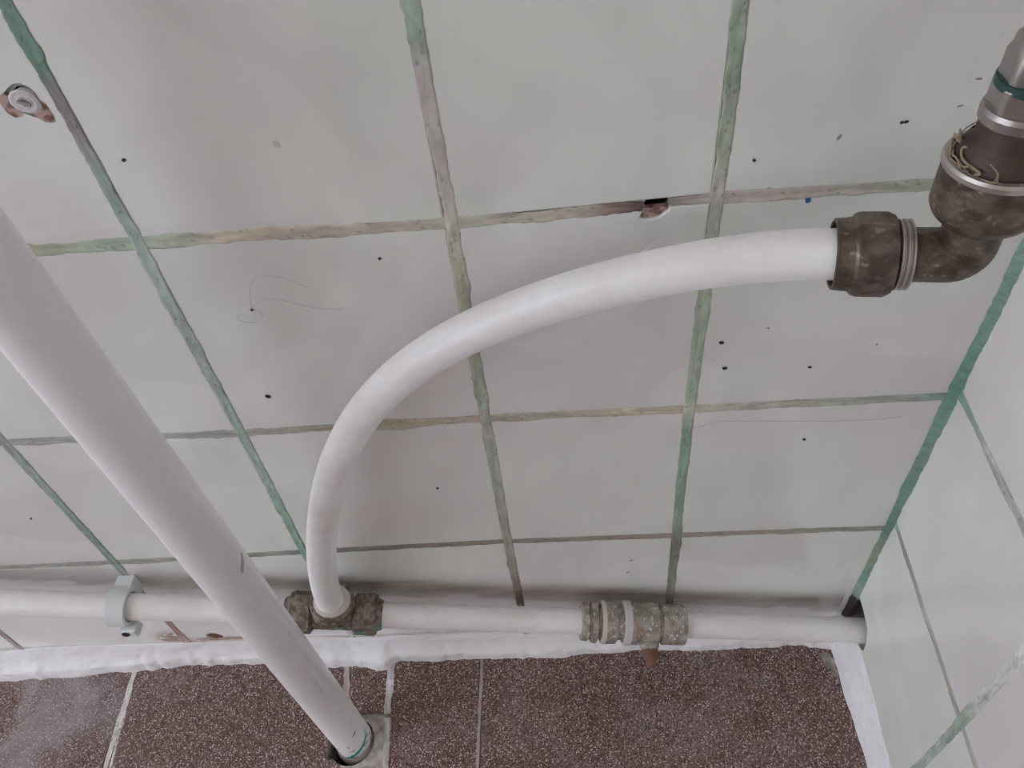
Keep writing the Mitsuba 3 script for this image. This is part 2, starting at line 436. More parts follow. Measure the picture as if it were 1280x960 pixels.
for a, b in ((WY0 + 0.05, (WY0 + WY1) / 2 - 0.03), ((WY0 + WY1) / 2 + 0.03, WY1 - 0.05)):
    x = ROOM_X - 0.045
    quad = (np.array([(x, a, WZ0 + 0.05), (x, b, WZ0 + 0.05), (x, b, WZ1 - 0.05), (x, a, WZ1 - 0.05)]), np.array([(0, 1, 2), (0, 2, 3)]))
    add('window_1__pane', quad, 'm_frame', emitter={'type': 'area', 'radiance': {'type': 'rgb', 'value': list(WINDOW_LIGHT)}})

# ------------------------------------------------------------------ back wall tiles
COLX = [-0.0005, None, None, None, None, None]
ROWZ = [0.0035, 0.0525, None, None, None, 0.655, 0.806, 0.957, 1.108]
NODES = {}
top = [0.0, -0.1542, -0.2803, -0.4359, -0.5904, -0.749]
mid = {2: ([0.0, -0.1549, -0.2807, -0.4376, -0.5901, -0.749], [0.2007, 0.2041, 0.2058, 0.2039, 0.2009, 0.2001]),
       3: ([0.0, -0.1559, -0.2805, -0.4356, -0.5902, -0.748], [0.3502, 0.3519, 0.3534, 0.3519, 0.3558, 0.356]),
       4: ([0.0, -0.1549, -0.2807, -0.4347, -0.5903, -0.748], [0.5040, 0.5057, 0.5020, 0.5043, 0.5040, 0.505])}
for r in range(9):
    for c in range(6):
        if r in mid:
            NODES[c, r] = (mid[r][0][c], mid[r][1][c])
        else:
            NODES[c, r] = ((top[c] if r > 4 else [0, -0.1533, -0.2780, -0.4370, -0.5904, -0.7508][c]), ROWZ[r])
    for c in range(6, 11):
        NODES[c, r] = (NODES[5, r][0] - 0.152 * (c - 5), NODES[5, r][1] if r < 5 else ROWZ[r])


def quad_tile(plane, corners, gap, holder, bsdf='m_tile', cut=None, top=None, extra=0.0):
    poly = Polygon(corners).buffer(-gap, join_style=2)
    if cut is not None:
        poly = poly.difference(cut)
    if poly.is_empty:
        return
    if poly.geom_type != 'Polygon':
        poly = max(poly.geoms, key=lambda g: g.area)
    if poly.interiors:
        m = slab(plane, poly, -TH, extra)
    else:
        m = slab(plane, poly, -TH, extra, 0.0009)
    add(holder + '__tile', m, bsdf)


ALLH = unary_union([HOLE, PLUG, CHIP])
for r in range(8):
    for c in range(10):
        cs = [NODES[c + 1, r], NODES[c, r], NODES[c, r + 1], NODES[c + 1, r + 1]]
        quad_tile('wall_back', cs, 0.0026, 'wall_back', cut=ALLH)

# ------------------------------------------------------------------ right wall tiles: (y, z)
RY = [0.0, -0.1405, -0.293, -0.445, -0.597, -0.749]
RZ = [0.0035, 0.058, 0.2075, 0.356, 0.506, 0.657, 0.808, 0.959, 1.11]
for r in range(8):
    for c in range(5):
        tilt = 0.004 if (r in (0, 1) and c == 0) else 0
        z0a, z0b, z1a, z1b = RZ[r], RZ[r], RZ[r + 1], RZ[r + 1]
        if r == 1:
            z1a, z1b = (0.2135, 0.2048) if c == 0 else (0.2048, 0.204)
        if r == 2:
            z0a, z0b = (0.2135, 0.2048) if c == 0 else (0.2048, 0.204)
        cs = [(RY[c + 1], z0b), (RY[c], z0a), (RY[c], z1a), (RY[c + 1], z1b)]
        quad_tile('wall_right', cs, 0.0026, 'wall_right', cut=RHOLE)
# painted plaster above the tiles
add('wall_back__plaster', bx((ROOM_X, -0.004, 1.112), (0.0, 0.0015, ROOM_Z)), 'm_paint_wall')
add('wall_right__plaster', bx((-0.004, ROOM_Y, 1.114), (0.0015, -0.004, ROOM_Z)), 'm_paint_wall')
add('wall_right__plaster', bx((-0.004, ROOM_Y, FLOOR_Z), (0.0015, -0.755, 1.114)), 'm_paint_wall')

# ------------------------------------------------------------------ grout
GR, TEAL, BEI, BRN, PAL = (138, 150, 132), (104, 138, 122), (158, 148, 132), (120, 108, 94), (156, 152, 145)


def vline(c, stops, half, r0=0, r1=8, **k):
    pts = [NODES[c, r] for r in range(r0, r1 + 1)]
    z0, z1 = pts[0][1], pts[-1][1]
    return grout('wall_back', pts, [((z - z0) / (z1 - z0), *q) for z, q in stops], half, lift=0.00012, **k)


vline(1, [(0.0, BRN), (0.11, (112, 106, 92)), (0.15, (104, 116, 98)), (0.20, (110, 112, 96)), (0.215, (112, 134, 116)), (0.33, (114, 142, 124)), (0.352, (160, 160, 146)), (0.36, (132, 150, 128)),
          (0.44, (142, 156, 134)), (0.5, (148, 156, 138)), (0.508, (168, 160, 152)), (0.53, (140, 150, 130)), (0.58, (130, 148, 126)), (0.62, (140, 152, 134)), (1.1, GR)], [(0, .0028), (.3, .0036), (1, .0036)])
vline(2, [(0.0, BRN), (0.095, (150, 140, 134)), (0.105, (96, 76, 58)), (0.13, (112, 98, 82)), (0.16, (132, 128, 116)), (0.21, (138, 136, 124)), (0.28, (136, 144, 130)), (0.352, (148, 150, 140)), (0.38, (136, 148, 130)), (0.43, (138, 142, 118)),
          (0.50, (162, 156, 140)), (0.52, (160, 152, 146)), (0.58, (158, 150, 146)), (0.595, (128, 150, 132)), (0.62, (136, 156, 138)), (1.1, GR)], [(0, .0026), (.2, .0034), (.5, .0036), (1, .0040)])
vline(3, [(0.0, (190, 186, 188)), (0.11, (178, 168, 166)), (0.135, (140, 122, 112)), (0.165, (112, 128, 112)), (0.20, (108, 146, 122)), (0.34, (136, 152, 140)), (0.36, (128, 146, 136)), (0.42, (136, 146, 140)), (0.50, (136, 150, 142)), (0.54, (124, 142, 134)), (0.565, (122, 116, 112)),
          (0.585, (118, 112, 110)), (0.595, (84, 120, 100)), (0.62, (96, 122, 106)), (1.1, GR)], [(0, .0030), (.2, .0034), (.5, .0036), (1, .0036)])
vline(4, [(0.0, PAL), (0.03, (196, 192, 192)), (0.05, (176, 140, 130)), (0.08, (140, 108, 98)), (0.11, (150, 120, 112)), (0.16, (136, 128, 118)), (0.19, (118, 130, 120)), (0.21, (108, 136, 124)), (0.34, (128, 140, 132)), (1.1, GR)], [(0, .0028), (.06, .0042), (.12, .003), (.5, .0034), (1, .0034)])
vline(5, [(0.0, (190, 188, 190)), (0.05, (160, 148, 146)), (0.08, (146, 130, 122)), (0.12, (170, 166, 162)), (0.2, (140, 138, 130)), (1.1, GR)], .0026)
for c in range(6, 10):
    vline(c, [(0.0, PAL), (0.2, BRN), (0.4, GR), (1.1, GR)], .003)


def hline(r, stops, half, c0=0, c1=10, cut=None, **k):
    pts = [NODES[c, r] for c in range(c1, c0 - 1, -1)]
    x0, x1 = pts[0][0], pts[-1][0]
    if cut:                                                      # the line stops at a hole and goes on behind it
        at = lambda x: (x, float(np.interp(x, [q[0] for q in pts], [q[1] for q in pts])))
        for side in ([q for q in pts if q[0] < cut[0]] + [at(cut[0])], [at(cut[1])] + [q for q in pts if q[0] > cut[1]]):
            a, b = side[0][0], side[-1][0]
            hw = np.array(half)
            hs = [(t, float(np.interp((a + (b - a) * t - x0) / (x1 - x0), hw[:, 0], hw[:, 1]))) for t in np.linspace(0, 1, 60)]
            grout('wall_back', side, [((x - a) / (b - a), *q) for x, q in stops], hs, **k)
        return
    return grout('wall_back', pts, [((x - x0) / (x1 - x0), *q) for x, q in stops], half, **k)


hline(4, [(-1.5, GR), (-0.49, (146, 146, 120)), (-0.455, (136, 150, 132)), (-0.41, (140, 146, 130)), (-0.395, (166, 152, 134)), (-0.30, (162, 150, 138)), (-0.28, (148, 152, 132)), (-0.255, (156, 148, 132)), (-0.215, (156, 148, 134)), (-0.203, (128, 104, 98)),
          (-0.19, (84, 62, 60)), (-0.168, (150, 138, 134)), (-0.155, (166, 156, 148)), (-0.09, (160, 152, 142)), (-0.065, (146, 150, 132)), (0, (130, 148, 134))], [(0, .0036), (.66, .0038), (.8, .0036), (.86, .0030), (.88, .0016), (.895, .0030), (.92, .0038), (1, .0034)], cut=(-.1890, -.1772))
hline(3, [(-1.5, GR), (-0.6, (126, 146, 130)), (-0.585, (142, 142, 134)), (-0.45, (134, 138, 126)), (-0.42, (146, 142, 132)), (-0.38, (150, 138, 118)), (-0.34, (152, 140, 120)), (-0.28, (148, 136, 122)), (-0.25, (148, 144, 128)), (-0.2, (160, 150, 130)), (-0.165, (164, 152, 128)),
          (-0.15, (152, 152, 136)), (-0.12, (158, 152, 142)), (-0.09, (142, 142, 128)), (-0.03, (136, 142, 130)), (0, TEAL)], [(0, .0034), (.72, .0036), (.76, .003), (.775, .0058), (.79, .0036), (.85, .0032), (1, .0034)])
hline(2, [(-1.5, GR), (-0.68, (136, 134, 124)), (-0.5, (134, 130, 120)), (-0.46, (128, 132, 120)), (-0.44, (96, 108, 98)), (-0.42, (112, 106, 94)), (-0.35, (122, 112, 100)), (-0.28, (128, 118, 104)), (-0.2, (132, 122, 110)), (-0.1, (134, 124, 112)), (0, (122, 124, 112))], [(0, .003), (.62, .0034), (.66, .0028), (.8, .0030), (1, .0032)], rough=.0005)
hline(1, [(-1.5, PAL), (-0.62, (190, 188, 190)), (-0.585, (150, 134, 128)), (-0.56, (180, 172, 170)), (-0.44, (170, 165, 165)), (-0.3, (188, 186, 188)), (0, (180, 180, 184))], .0024, lift=-0.0004)
for r in (5, 6, 7):
    hline(r, [(-1.5, BEI), (-0.4, BEI), (0, PAL)], .0035)
# corner joint: a fillet of green grout, its foot painted dark as pipe hole shade
zs = np.linspace(0.060, 1.1, 720)
n = len(zs)
w = 0.0040 + 0.0007 * np.interp(zs, [0.1, 0.2, 0.23, 0.32, 0.36, 0.4, 1.1], [0.6, -0.6, 0.2, 1.2, 1.4, 0.3, 0.3])
wa, wb = w + 0.0003 * smooth_noise(n, 5) + 0.0002 * smooth_noise(n, 1), w + 0.0003 * smooth_noise(n, 5) + 0.0003 * smooth_noise(n, 1) + 0.0004
v = np.stack([np.column_stack([-wa, np.full(n, 0.0006), zs]), np.column_stack([-wa, np.full(n, -0.0004), zs]), np.column_stack([-0.0022 + 0 * zs, np.full(n, -0.0021), zs]) + 0.00005 * rng.normal(size=(n, 3)),
              np.column_stack([np.full(n, -0.0004), -wb, zs]), np.column_stack([np.full(n, 0.0006), -wb, zs])], 1).reshape(-1, 3)
i, j = np.meshgrid(np.arange(n - 1), np.arange(4), indexing='ij')
A, B, C_, D = i * 5 + j, (i + 1) * 5 + j, (i + 1) * 5 + j + 1, i * 5 + j + 1
f = np.vstack([np.stack([A, C_, B], -1).reshape(-1, 3), np.stack([A, D, C_], -1).reshape(-1, 3)])
zz = [0.06, 0.096, 0.099, 0.115, 0.13, 0.15, 0.17, 0.19, 0.205, 0.23, 0.30, 0.34, 0.36, 0.42, 0.45, 0.5, 1.1]
cc = np.array([(46, 38, 36), (46, 38, 36), (110, 124, 124), (120, 144, 138), (96, 130, 116), (112, 130, 112), (124, 134, 114), (112, 128, 110), (84, 122, 106), (88, 124, 108), (96, 130, 114), (98, 138, 120), (88, 132, 114), (98, 134, 118), (104, 138, 126), (128, 156, 148), (130, 156, 148)], float)
rgb = np.column_stack([np.interp(zs, zz, cc[:, k]) for k in range(3)])
rgb = 0.78 * rgb + 0.22 * rgb.mean(1, keepdims=True)
col = np.array([lin(*x) for x in rgb])[:, None, :] * (1 + 0.05 * smooth_noise(n, 12)[:, None, None] + 0.09 * rng.normal(size=(n, 5, 1)))
fl_m = trimesh.Trimesh(v, f, process=False)
if (fl_m.face_normals @ V(-1, -1, 0)).mean() < 0:
    f = f[:, ::-1]
k = add('wall_back__corner_grout', (v, f), 'm_grout', smooth=True, color=np.clip(1.25 * col.reshape(-1, 3), 0, 1))
tag(k, 'green grout line in the corner of the two walls, its foot painted as hole shade')


def rline(pts, stops, half, **k):
    return grout('wall_right', pts, stops, half, **k)


rline([(-0.004, 0.3572), (-0.0828, 0.3555), (-0.1405, 0.355), (-0.75, 0.356)], [(0, *TEAL), (.02, 110, 140, 124), (.05, 146, 152, 144), (.15, 142, 144, 136), (.3, 152, 154, 146), (1, *PAL)], [(0, .0042), (.04, .0028), (1, .003)])
rline([(-0.004, 0.2138), (-0.0097, 0.2135), (-0.1405, 0.2048), (-0.293, 0.2042), (-0.75, 0.205)], [(0, *TEAL), (.02, 126, 120, 108), (.1, 150, 142, 134), (.17, 138, 134, 122), (.185, 130, 142, 124), (.22, 156, 146, 136), (1, *PAL)], .0025)
rline([(-0.1405, 0.0035), (-0.1405, 1.1)], [(0, *PAL), (.1, 138, 146, 134), (.15, 136, 148, 136), (.19, 122, 142, 124), (.21, 160, 162, 152), (.28, 176, 174, 166), (1, *PAL)], [(0, .0026), (.17, .0036), (.2, .0044), (1, .004)], lift=0.0001)
for y in RY[2:]:
    rline([(y, 0.0035), (y, 1.1)], [(0, *PAL), (1, *PAL)], .003, lift=0.0001)
for z in RZ[4:8]:
    rline([(-0.004, z), (-0.75, z)], [(0, *PAL), (1, *PAL)], .003)

# ------------------------------------------------------------------ floor tiles
xs = [-0.0, -0.3220, -0.4050, -0.6510, -0.897, -1.143, -1.389, -1.55]
ys = [-0.0, -0.262, -0.508, -0.754, -1.0]
PATCH = Polygon([(-0.4405, -0.050), (-0.432, -0.0605), (-0.4045, -0.0590), (-0.4000, -0.064), (-0.3990, -0.13), (-0.43, -0.125), (-0.441, -0.112), (-0.4415, -0.09)])


def floor_tile(poly, cut=True):
    if cut:
        poly = poly.difference(PATCH.union(PHL))
    if poly.geom_type != 'Polygon':
        poly = max(poly.geoms, key=lambda g: g.area)
    add('floor__tile', slab('floor', poly, -0.006, 0.0, 0.0 if len(poly.exterior.coords) > 6 else 0.0006), 'm_terrazzo')


for r in range(4):
    for c in range(7):
        x1, x0, y1, y0 = xs[c], xs[c + 1], ys[r], ys[r + 1]
        ga = {1: .0014, 2: .0030, 3: .0022}
        a, b = ga.get(c + 1, .002), ga.get(c, .002)
        if r == 0 and c == 2:
            # the tile is cut round the standpipe: a strip is left between pipe and joint
            floor_tile(unary_union([sbox(x0 + a, y0 + .002, -0.4485, y1 - .002), sbox(-0.449, -0.128, -0.4385, -0.052)]))
            k = Polygon([(-0.4415, -0.006), (-0.4415, -0.040), (-0.4355, -0.0585), (-0.4078, -0.0572), (-0.4078, -0.006)])
            floor_tile(k, False)
            floor_tile(sbox(-0.4485, y0 + .002, x1 - b, -0.128))
        else:
            floor_tile(sbox(x0 + a, y0 + .002, x1 - b, y1 - .002))
add('floor__far_floor', bx((ROOM_X, ROOM_Y, FLOOR_Z - 0.006), (0.0, ys[-1] - 0.001, FLOOR_Z)), 'm_far_floor')
cm = slab('floor', PATCH.difference(PHL).buffer(0), -0.006, -0.0006)
k = add('floor__cement_patch', cm, 'm_cement')
tag(k, 'rough grey cement patch round the foot of the white standpipe')
k = add('floor__cement_smear', slab('floor', blob(-.0145, -.0235, .0075, 41, 18, .8, .5, .3).union(blob(-.0115, -.034, .0045, 42, 12, .7, .2, .3)).intersection(sbox(-.1, -.1, 0, -.009)), -.0004, .0004), 'm_cement')
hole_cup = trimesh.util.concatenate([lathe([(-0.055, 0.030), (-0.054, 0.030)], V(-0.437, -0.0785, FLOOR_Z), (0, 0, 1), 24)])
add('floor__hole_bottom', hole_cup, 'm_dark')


def fline(pts, stops, half, **k):
    return grout('floor', pts, stops, half, lift=-0.0002, **k)


fline([(-0.4060, -0.012), (-0.4046, -0.059)], [(0, 176, 168, 164), (.4, 196, 190, 190), (1, 160, 146, 138)], .0036, rough=.0009, speck=2)
fline([(-0.4040, -0.062), (-0.3985, -0.135), (-0.4035, -0.16), (-0.405, -1.0)], [(0, 170, 160, 154), (1, 150, 142, 138)], .0024)
fline([(-0.6525, -0.006), (-0.6488, -0.0959), (-0.649, -1.0)], [(0, 188, 182, 178), (.06, 170, 160, 154), (.1, 186, 178, 172), (1, 160, 152, 146)], [(0, .0026), (.06, .0036), (1, .003)], speck=3)
fline([(-0.3216, -0.008), (-0.3227, -0.104), (-0.322, -1.0)], [(0, 146, 132, 130), (1, 140, 126, 122)], .0015, rough=.0003)
fline([(-0.4465, -0.010), (-0.4450, -0.040), (-0.4400, -0.052)], [(0, 160, 146, 140), (1, 142, 124, 116)], .0034, rough=.0009)
for x in xs[4:7]:
    fline([(x, -0.01), (x, -1.0)], [(0, 170, 160, 154), (1, 150, 142, 138)], .002)
for y in ys[1:4]:
    fline([(-1.54, y), (-0.006, y)], [(0, 160, 150, 144), (1, 160, 150, 144)], .002, step=.004)

# ------------------------------------------------------------------ painted cement coves at the foot of the walls
def cove(key, s, toe, topz, to_world, label):
    n = len(s)
    prof = []
    bump = smooth_noise(n, 9) * 0.0007
    for q, h in ((0.0, 1.0), (0.07, 1.0), (0.18, 0.80), (0.36, 0.60), (0.62, 0.46), (0.82, 0.41), (0.93, 0.36), (0.985, 0.24), (1.0, 0.08), (1.02, -0.15)):
        d = 0.0006 + q * (toe - 0.0006)
        z = FLOOR_Z + h * (topz - FLOOR_Z) + (bump + 0.0004 * smooth_noise(n, 3)) * (0.1 < h < 0.9)
        d = d + 0.0005 * smooth_noise(n, 4) * (0 < q < 1)
        prof.append(to_world(s, d if q else np.full(n, -0.0004), z))
    v = np.stack(prof, 1).reshape(-1, 3)
    m = len(prof)
    i, j = np.meshgrid(np.arange(n - 1), np.arange(m - 1), indexing='ij')
    A, B, C_, D = i * m + j, (i + 1) * m + j, (i + 1) * m + j + 1, i * m + j + 1
    f = np.vstack([np.stack([A, B, C_], -1).reshape(-1, 3), np.stack([A, C_, D], -1).reshape(-1, 3)])
    if trimesh.Trimesh(v, f, process=False).face_normals[:, 2].mean() < 0:
        f = f[:, ::-1]
    add(key, (v, f), 'm_cove', smooth=True)
    tag(key, label, kind='structure')


s = np.arange(-1.54, -0.002, 0.0015)
ex = [(-1.55, .017), (-.7825, .0173), (-.7123, .0150), (-.6545, .0125), (-.5971, .0085), (-.5249, .0085), (-.4728, .0126), (-.4421, .016), (-.43, .0165), (-.4192, .0195), (-.4085, .0185), (-.4030, .0130), (-.3976, .0112), (-.3254, .0118), (-.2498, .013), (-.182, .0095), (-.1056, .0105), (-.0451, .0095), (-.03, .011), (-.0079, .0144), (0, .0145)]
toe = np.interp(s, *zip(*ex)) + 0.0006 * smooth_noise(len(s), 5) + 0.0004 * smooth_noise(len(s), 1.5)
topz = np.interp(s, [-1.55, -.6, -.45, -.35, -.2, 0], [.052, .0515, .051, .046, .044, .050]) + 0.0012 * smooth_noise(len(s), 12)
cove('trim_1', s, np.maximum(toe, .005), topz, lambda s, d, z: np.column_stack([s, -d, z]), 'lumpy white painted cement cove along the foot of the back wall')
s = np.arange(-2.0, -0.001, 0.0015)
toe = np.interp(s, [-2, -.3, -.11, -.062, -.036, -.022, -.010, 0], [.006, .005, .0050, .0075, .0078, .0090, .010, .010]) + 0.0004 * smooth_noise(len(s), 5)
topz = np.interp(s, [-2, -.3, -.123, -.06, -.035, 0], [.055, .055, .059, .066, .069, .050]) + 0.0008 * smooth_noise(len(s), 14)
cove('trim_2', s, np.maximum(toe, .004), topz, lambda s, d, z: np.column_stack([-d, s, z]), 'white painted cement cove along the foot of the right wall')

# ------------------------------------------------------------------ damage in the tiles
def cup(key, poly, plane, h0, bsdf, label=None, grow=0.0012):
    m = slab(plane, poly.buffer(grow), h0 - 0.003, h0)
    k = add(key, m, bsdf)
    if label:
        tag(k, label)
    return k


cup('wall_back__screw_hole', HOLE, 'wall_back', -0.012, 'm_dark', 'empty screw hole broken through the joint between two upper tiles', 0.004)
lower = HOLE.intersection(sbox(-1, 0, 0, 0.5002)).buffer(0.0005)
cup('wall_back__broken_clay', lower, 'wall_back', -0.0016, 'm_clay', 'reddish clay bared on the lower side of the screw hole')
cup('wall_back__chip', CHIP, 'wall_back', -0.0010, 'm_clay', 'brown chip broken out of the low tile beside the standpipe')
cup('wall_back__chip_core', blob(-0.5600, 0.0630, 0.0036, 31, 12, 1.2, 0.1, 0.3), 'wall_back', -0.0006, 'm_rust')
cup('wall_back__plug_hole', PLUG, 'wall_back', -0.011, 'm_dark')
for q in (blob(-0.4572, 0.5795, 0.0036, 21, 12, 0.9, 0, .4), blob(-0.4448, 0.5760, 0.0036, 22, 12, 1.2, -.7, .4)):
    cup('wall_back__broken_clay', q, 'wall_back', 0.0003, 'm_clay')
# the wall plug itself
pg = lathe([(-0.012, .0045), (-0.001, .0056), (0.0006, .0060), (0.0014, .0050), (0.0012, .0034), (0.0016, .0024), (0.0004, .0012)], V(-0.4494, 0.0, 0.5810), (0, -1, 0), 14, wob=0.24, seed=4)
add('wall_plug__body', pg, 'm_plug', smooth=25)
sl = bx((-0.0030, -0.0019, -0.0007), (0.0022, -0.0004, 0.0007))
sl.apply_transform(trimesh.transformations.rotation_matrix(0.45, (0, 1, 0)))
sl.apply_translation((-0.4494, 0, 0.5806))
add('wall_plug__slot', sl, 'm_hair')
tag('wall_plug', 'white plastic wall plug stuck in a broken hole in the upper left tile', 'wall plug')


def speck(x, z, a, b, ang, bsdf='m_speck', key='wall_back__dirt_speck', h=0.0005):
    add(key, slab('wall_back', blob(x, z, b * .8, int(abs(x) * 1e4), 10, a / b, ang, .15), -0.0002, h), bsdf)


for x, z, a, b, g in [(-.4076, .3858, .0021, .0016, -.5), (-.1386, .3871, .0016, .0013, 0), (-.1426, .4085, .0016, .0012, -.5), (-.0902, .3836, .0014, .0011, 0), (-.0812, .315, .0015, .0010, -.6), (-.1402, .5251, .0010, .0009, 0),
                      (-.0797, .5384, .0009, .0008, 0), (-.0778, .5387, .0013, .0009, .3), (-.3188, .484, .0010, .0010, 0), (-.3219, .2809, .0012, .0011, 0), (-.421, .5498, .0013, .0011, 0),
                      (-.0566, .3997, .0005, .0005, 0), (-.621, .2679, .0010, .0009, 0), (-.394, .4555, .0011, .0009, .4)]:
    speck(x, z, a, b, g)
for x, z, a, b, g in [(-.1049, .5337, .0018, .0008, 1.0), (-.3508, .5517, .0018, .0026, .2), (-.1186, .4176, .0008, .0006, 0), (-.1894, .1508, .0022, .0008, .6), (-.1873, .1699, .0020, .0007, .5), (-.0537, .5562, .0014, .0005, 0), (-.0573, .5443, .0016, .0004, .2)]:
    speck(x, z, a, b, g, 'm_residue' if x < -.3 else 'm_hair')
speck(-.1124, .5011, .0016, .0019, .3, 'm_blue', 'wall_back__paint_fleck')
tag('wall_back__paint_fleck', 'tiny blue paint fleck under the upper joint')


def hair(pts, r, key='wall_back__stuck_hair', h=0.0001, bsdf='m_fine_hair'):
    p = np.asarray(pts, float)
    t = np.linspace(0, 1, len(p))
    q = CubicSpline(t, p)(np.linspace(0, 1, 40))
    add(key, tube(np.column_stack([q[:, 0], np.full(len(q), -h), q[:, 1]]), r, 5), bsdf)


hair([(-.394, .4555), (-.390, .470), (-.382, .478), (-.368, .474), (-.360, .468)], .00010)
hair([(-.394, .4558), (-.380, .462), (-.366, .456), (-.345, .452)], .00009)
hair([(-.399, .453), (-.4035, .449), (-.397, .446), (-.390, .450), (-.394, .456)], .00014)
hair([(-.155, .330), (-.14, .337), (-.125, .341), (-.118, .3415)], .00016)
hair([(-.135, .338), (-.10, .335), (-.06, .332), (-.025, .333)], .00011)
hair([(-.193, .474), (-.186, .481), (-.180, .486)], .00015)

# ------------------------------------------------------------------ water pipe along the wall
PR = 0.0104
def axis_pt(x, dy=0.0):
    return V(x, -0.0225 - dy, zaxis(x))
AX = axis_pt(0.0) - axis_pt(-1.0); AX /= np.linalg.norm(AX)


def straight(x0, x1, n=30, bow=0.0):
    return [axis_pt(x0 + (x1 - x0) * i / n) + V(0, 0, bow * math.sin(math.pi * i / n)) for i in range(n + 1)]


add('wall_pipe__pipe', tube(straight(-1.54, -0.4445), PR), 'm_floor_pipe', smooth=40)
add('wall_pipe__pipe', tube(straight(-0.4065, -0.228), PR), 'm_floor_pipe', smooth=40)
add('wall_pipe__pipe', tube(straight(-0.147, 0.040), PR), 'm_floor_pipe', smooth=40)
tag('wall_pipe', 'white plastic water pipe running along the foot of the back wall into the right wall', 'pipe')
hb = slab('wall_right', RHOLE.buffer(0.004), -0.049, -0.044)
add('wall_right__pipe_hole', hb, 'm_dark')
tag('wall_right__pipe_hole', 'dark broken hole where the pipe enters the right wall')

# clip
o = axis_pt(-0.590)
a, u, v3 = frame(AX)
ring = []
th = np.linspace(math.radians(-172), math.radians(148), 60)
ri, ro, hw = 0.0122, 0.0158, 0.0068
vv = []
for t in th:
    d = math.cos(t) * V(0, -1, 0) + math.sin(t) * np.cross(V(0, -1, 0), AX) * -1
    for rr, ss in ((ri, -hw), (ro, -hw), (ro, hw), (ri, hw)):
        vv.append(o + d * rr + AX * ss)
nth = len(th)
ff = []
for i in range(nth - 1):
    for j in range(4):
        k2 = (j + 1) % 4
        ff += [(i * 4 + j, i * 4 + k2, (i + 1) * 4 + k2), (i * 4 + j, (i + 1) * 4 + k2, (i + 1) * 4 + j)]
ff += [(0, 2, 1), (0, 3, 2), ((nth - 1) * 4, (nth - 1) * 4 + 1, (nth - 1) * 4 + 2), ((nth - 1) * 4, (nth - 1) * 4 + 2, (nth - 1) * 4 + 3)]
add('pipe_clip__ring', oriented(np.array(vv), np.array(ff)), 'm_clip', smooth=30)
lug = bx((-0.0055, -0.0065, -0.0045), (0.0068, 0.0045, 0.0045))
lug = trimesh.convex.convex_hull(np.vstack([lug.vertices * [1, .8, 1], lug.vertices * [.8, 1, .8]]))
lug.apply_translation(o + V(0.003, -0.0095, -0.0165))
add('pipe_clip__screw_lug', lug, 'm_clip')
add('pipe_clip__screw_hole', lathe([(0, .0030), (.0014, .0030)], o + V(0.001, -0.0154, -0.0160), (0, -1, 0), 16), 'm_dark')
add('pipe_clip__foot', bx(tuple(o + V(-hw, 0.0120, -0.009)), (o[0] + hw, -0.0002, o[2] + 0.009)), 'm_clip')
tag('pipe_clip', 'pale grey plastic clip holding the pipe to the wall left of the standpipe', 'pipe clip')

# tee
TC = axis_pt(-0.4257)
B_UP = V(0.17, -0.012, 0.985); B_UP /= np.linalg.norm(B_UP)
add('pipe_tee__body', lathe([(-.019, .0118), (-.016, .0128), (.016, .0128), (.019, .0118)], TC, AX, 36), 'm_tee', smooth=30)
for sgn in (-1, 1):
    k = lathe([(.0160, .0138), (.0178, .0166), (.0315, .0170), (.0342, .0156), (.0348, .0128), (.0385, .0116), (.0390, .0108)], TC, AX * sgn, 48, flats=(.0155, .0342, .0157, 6), turn=.3)
    add('pipe_tee__nut', k, 'm_tee', smooth=28)
add('pipe_tee__branch_neck', lathe([(-.004, .0125), (.012, .0128)], TC, B_UP, 36), 'm_tee', smooth=30)
add('pipe_tee__branch_nut', lathe([(.0085, .0155), (.0095, .0172), (.0205, .0174), (.0220, .0165), (.0224, .0118)], TC, B_UP, 48), 'm_tee', smooth=28)
add('pipe_tee__collar', lathe([(.0222, .0142), (.0236, .0140), (.0244, .0108)], TC, B_UP, 40), 'm_residue', smooth=30)
for a0, a1, ss, rr in ((2.9, 4.6, .012, .0167),):
    ab, ub, vb = frame(B_UP)
    ptsT = [TC + B_UP * (ss + .004 * math.sin(3 * t)) + rr * (math.cos(t) * ub + math.sin(t) * vb) for t in np.linspace(a0, a1, 30)]
tag('pipe_tee', 'corroded brass tee where the curved pipe leaves the wall pipe', 'pipe tee')

# ------------------------------------------------------------------ curved pipe
ARC = np.array([[-.4219, -.0237, .1808], [-.4168, -.0241, .2091], [-.4121, -.0244, .2332], [-.4038, -.0246, .2659], [-.3932, -.0245, .2954], [-.3709, -.0244, .3473], [-.3495, -.0244, .3881], [-.3255, -.0257, .4187],
                [-.301, -.0291, .4404], [-.2701, -.0335, .463], [-.2337, -.0386, .4835], [-.1947, -.0431, .5001], [-.1659, -.0478, .5074], [-.1429, -.0519, .5119], [-.119, -.0569, .5165]])
d0 = ARC[0] - TC
pts = np.vstack([TC + B_UP * 0.012, TC + d0 * 0.72, ARC])
ss = np.r_[0, np.cumsum(np.linalg.norm(np.diff(pts, axis=0), axis=1))]
wts = np.ones(len(pts)); wts[0] = 3
fit = [np.poly1d(np.polyfit(ss, pts[:, k], 7, w=wts)) for k in range(3)]
tt = np.linspace(0, ss[-1] + 0.012, 140)
path = np.column_stack([g(np.minimum(tt, ss[-1])) for g in fit])
e_end = np.array([g.deriv()(ss[-1]) for g in fit]); e_end /= np.linalg.norm(e_end)
over = np.maximum(tt - ss[-1], 0)
path = path + over[:, None] * e_end
add('curved_pipe', tube(path, 0.0105, 48), 'm_pipe', smooth=60)
tag('curved_pipe', 'white plastic pipe bent in an arc from the wall pipe up to the elbow', 'pipe')

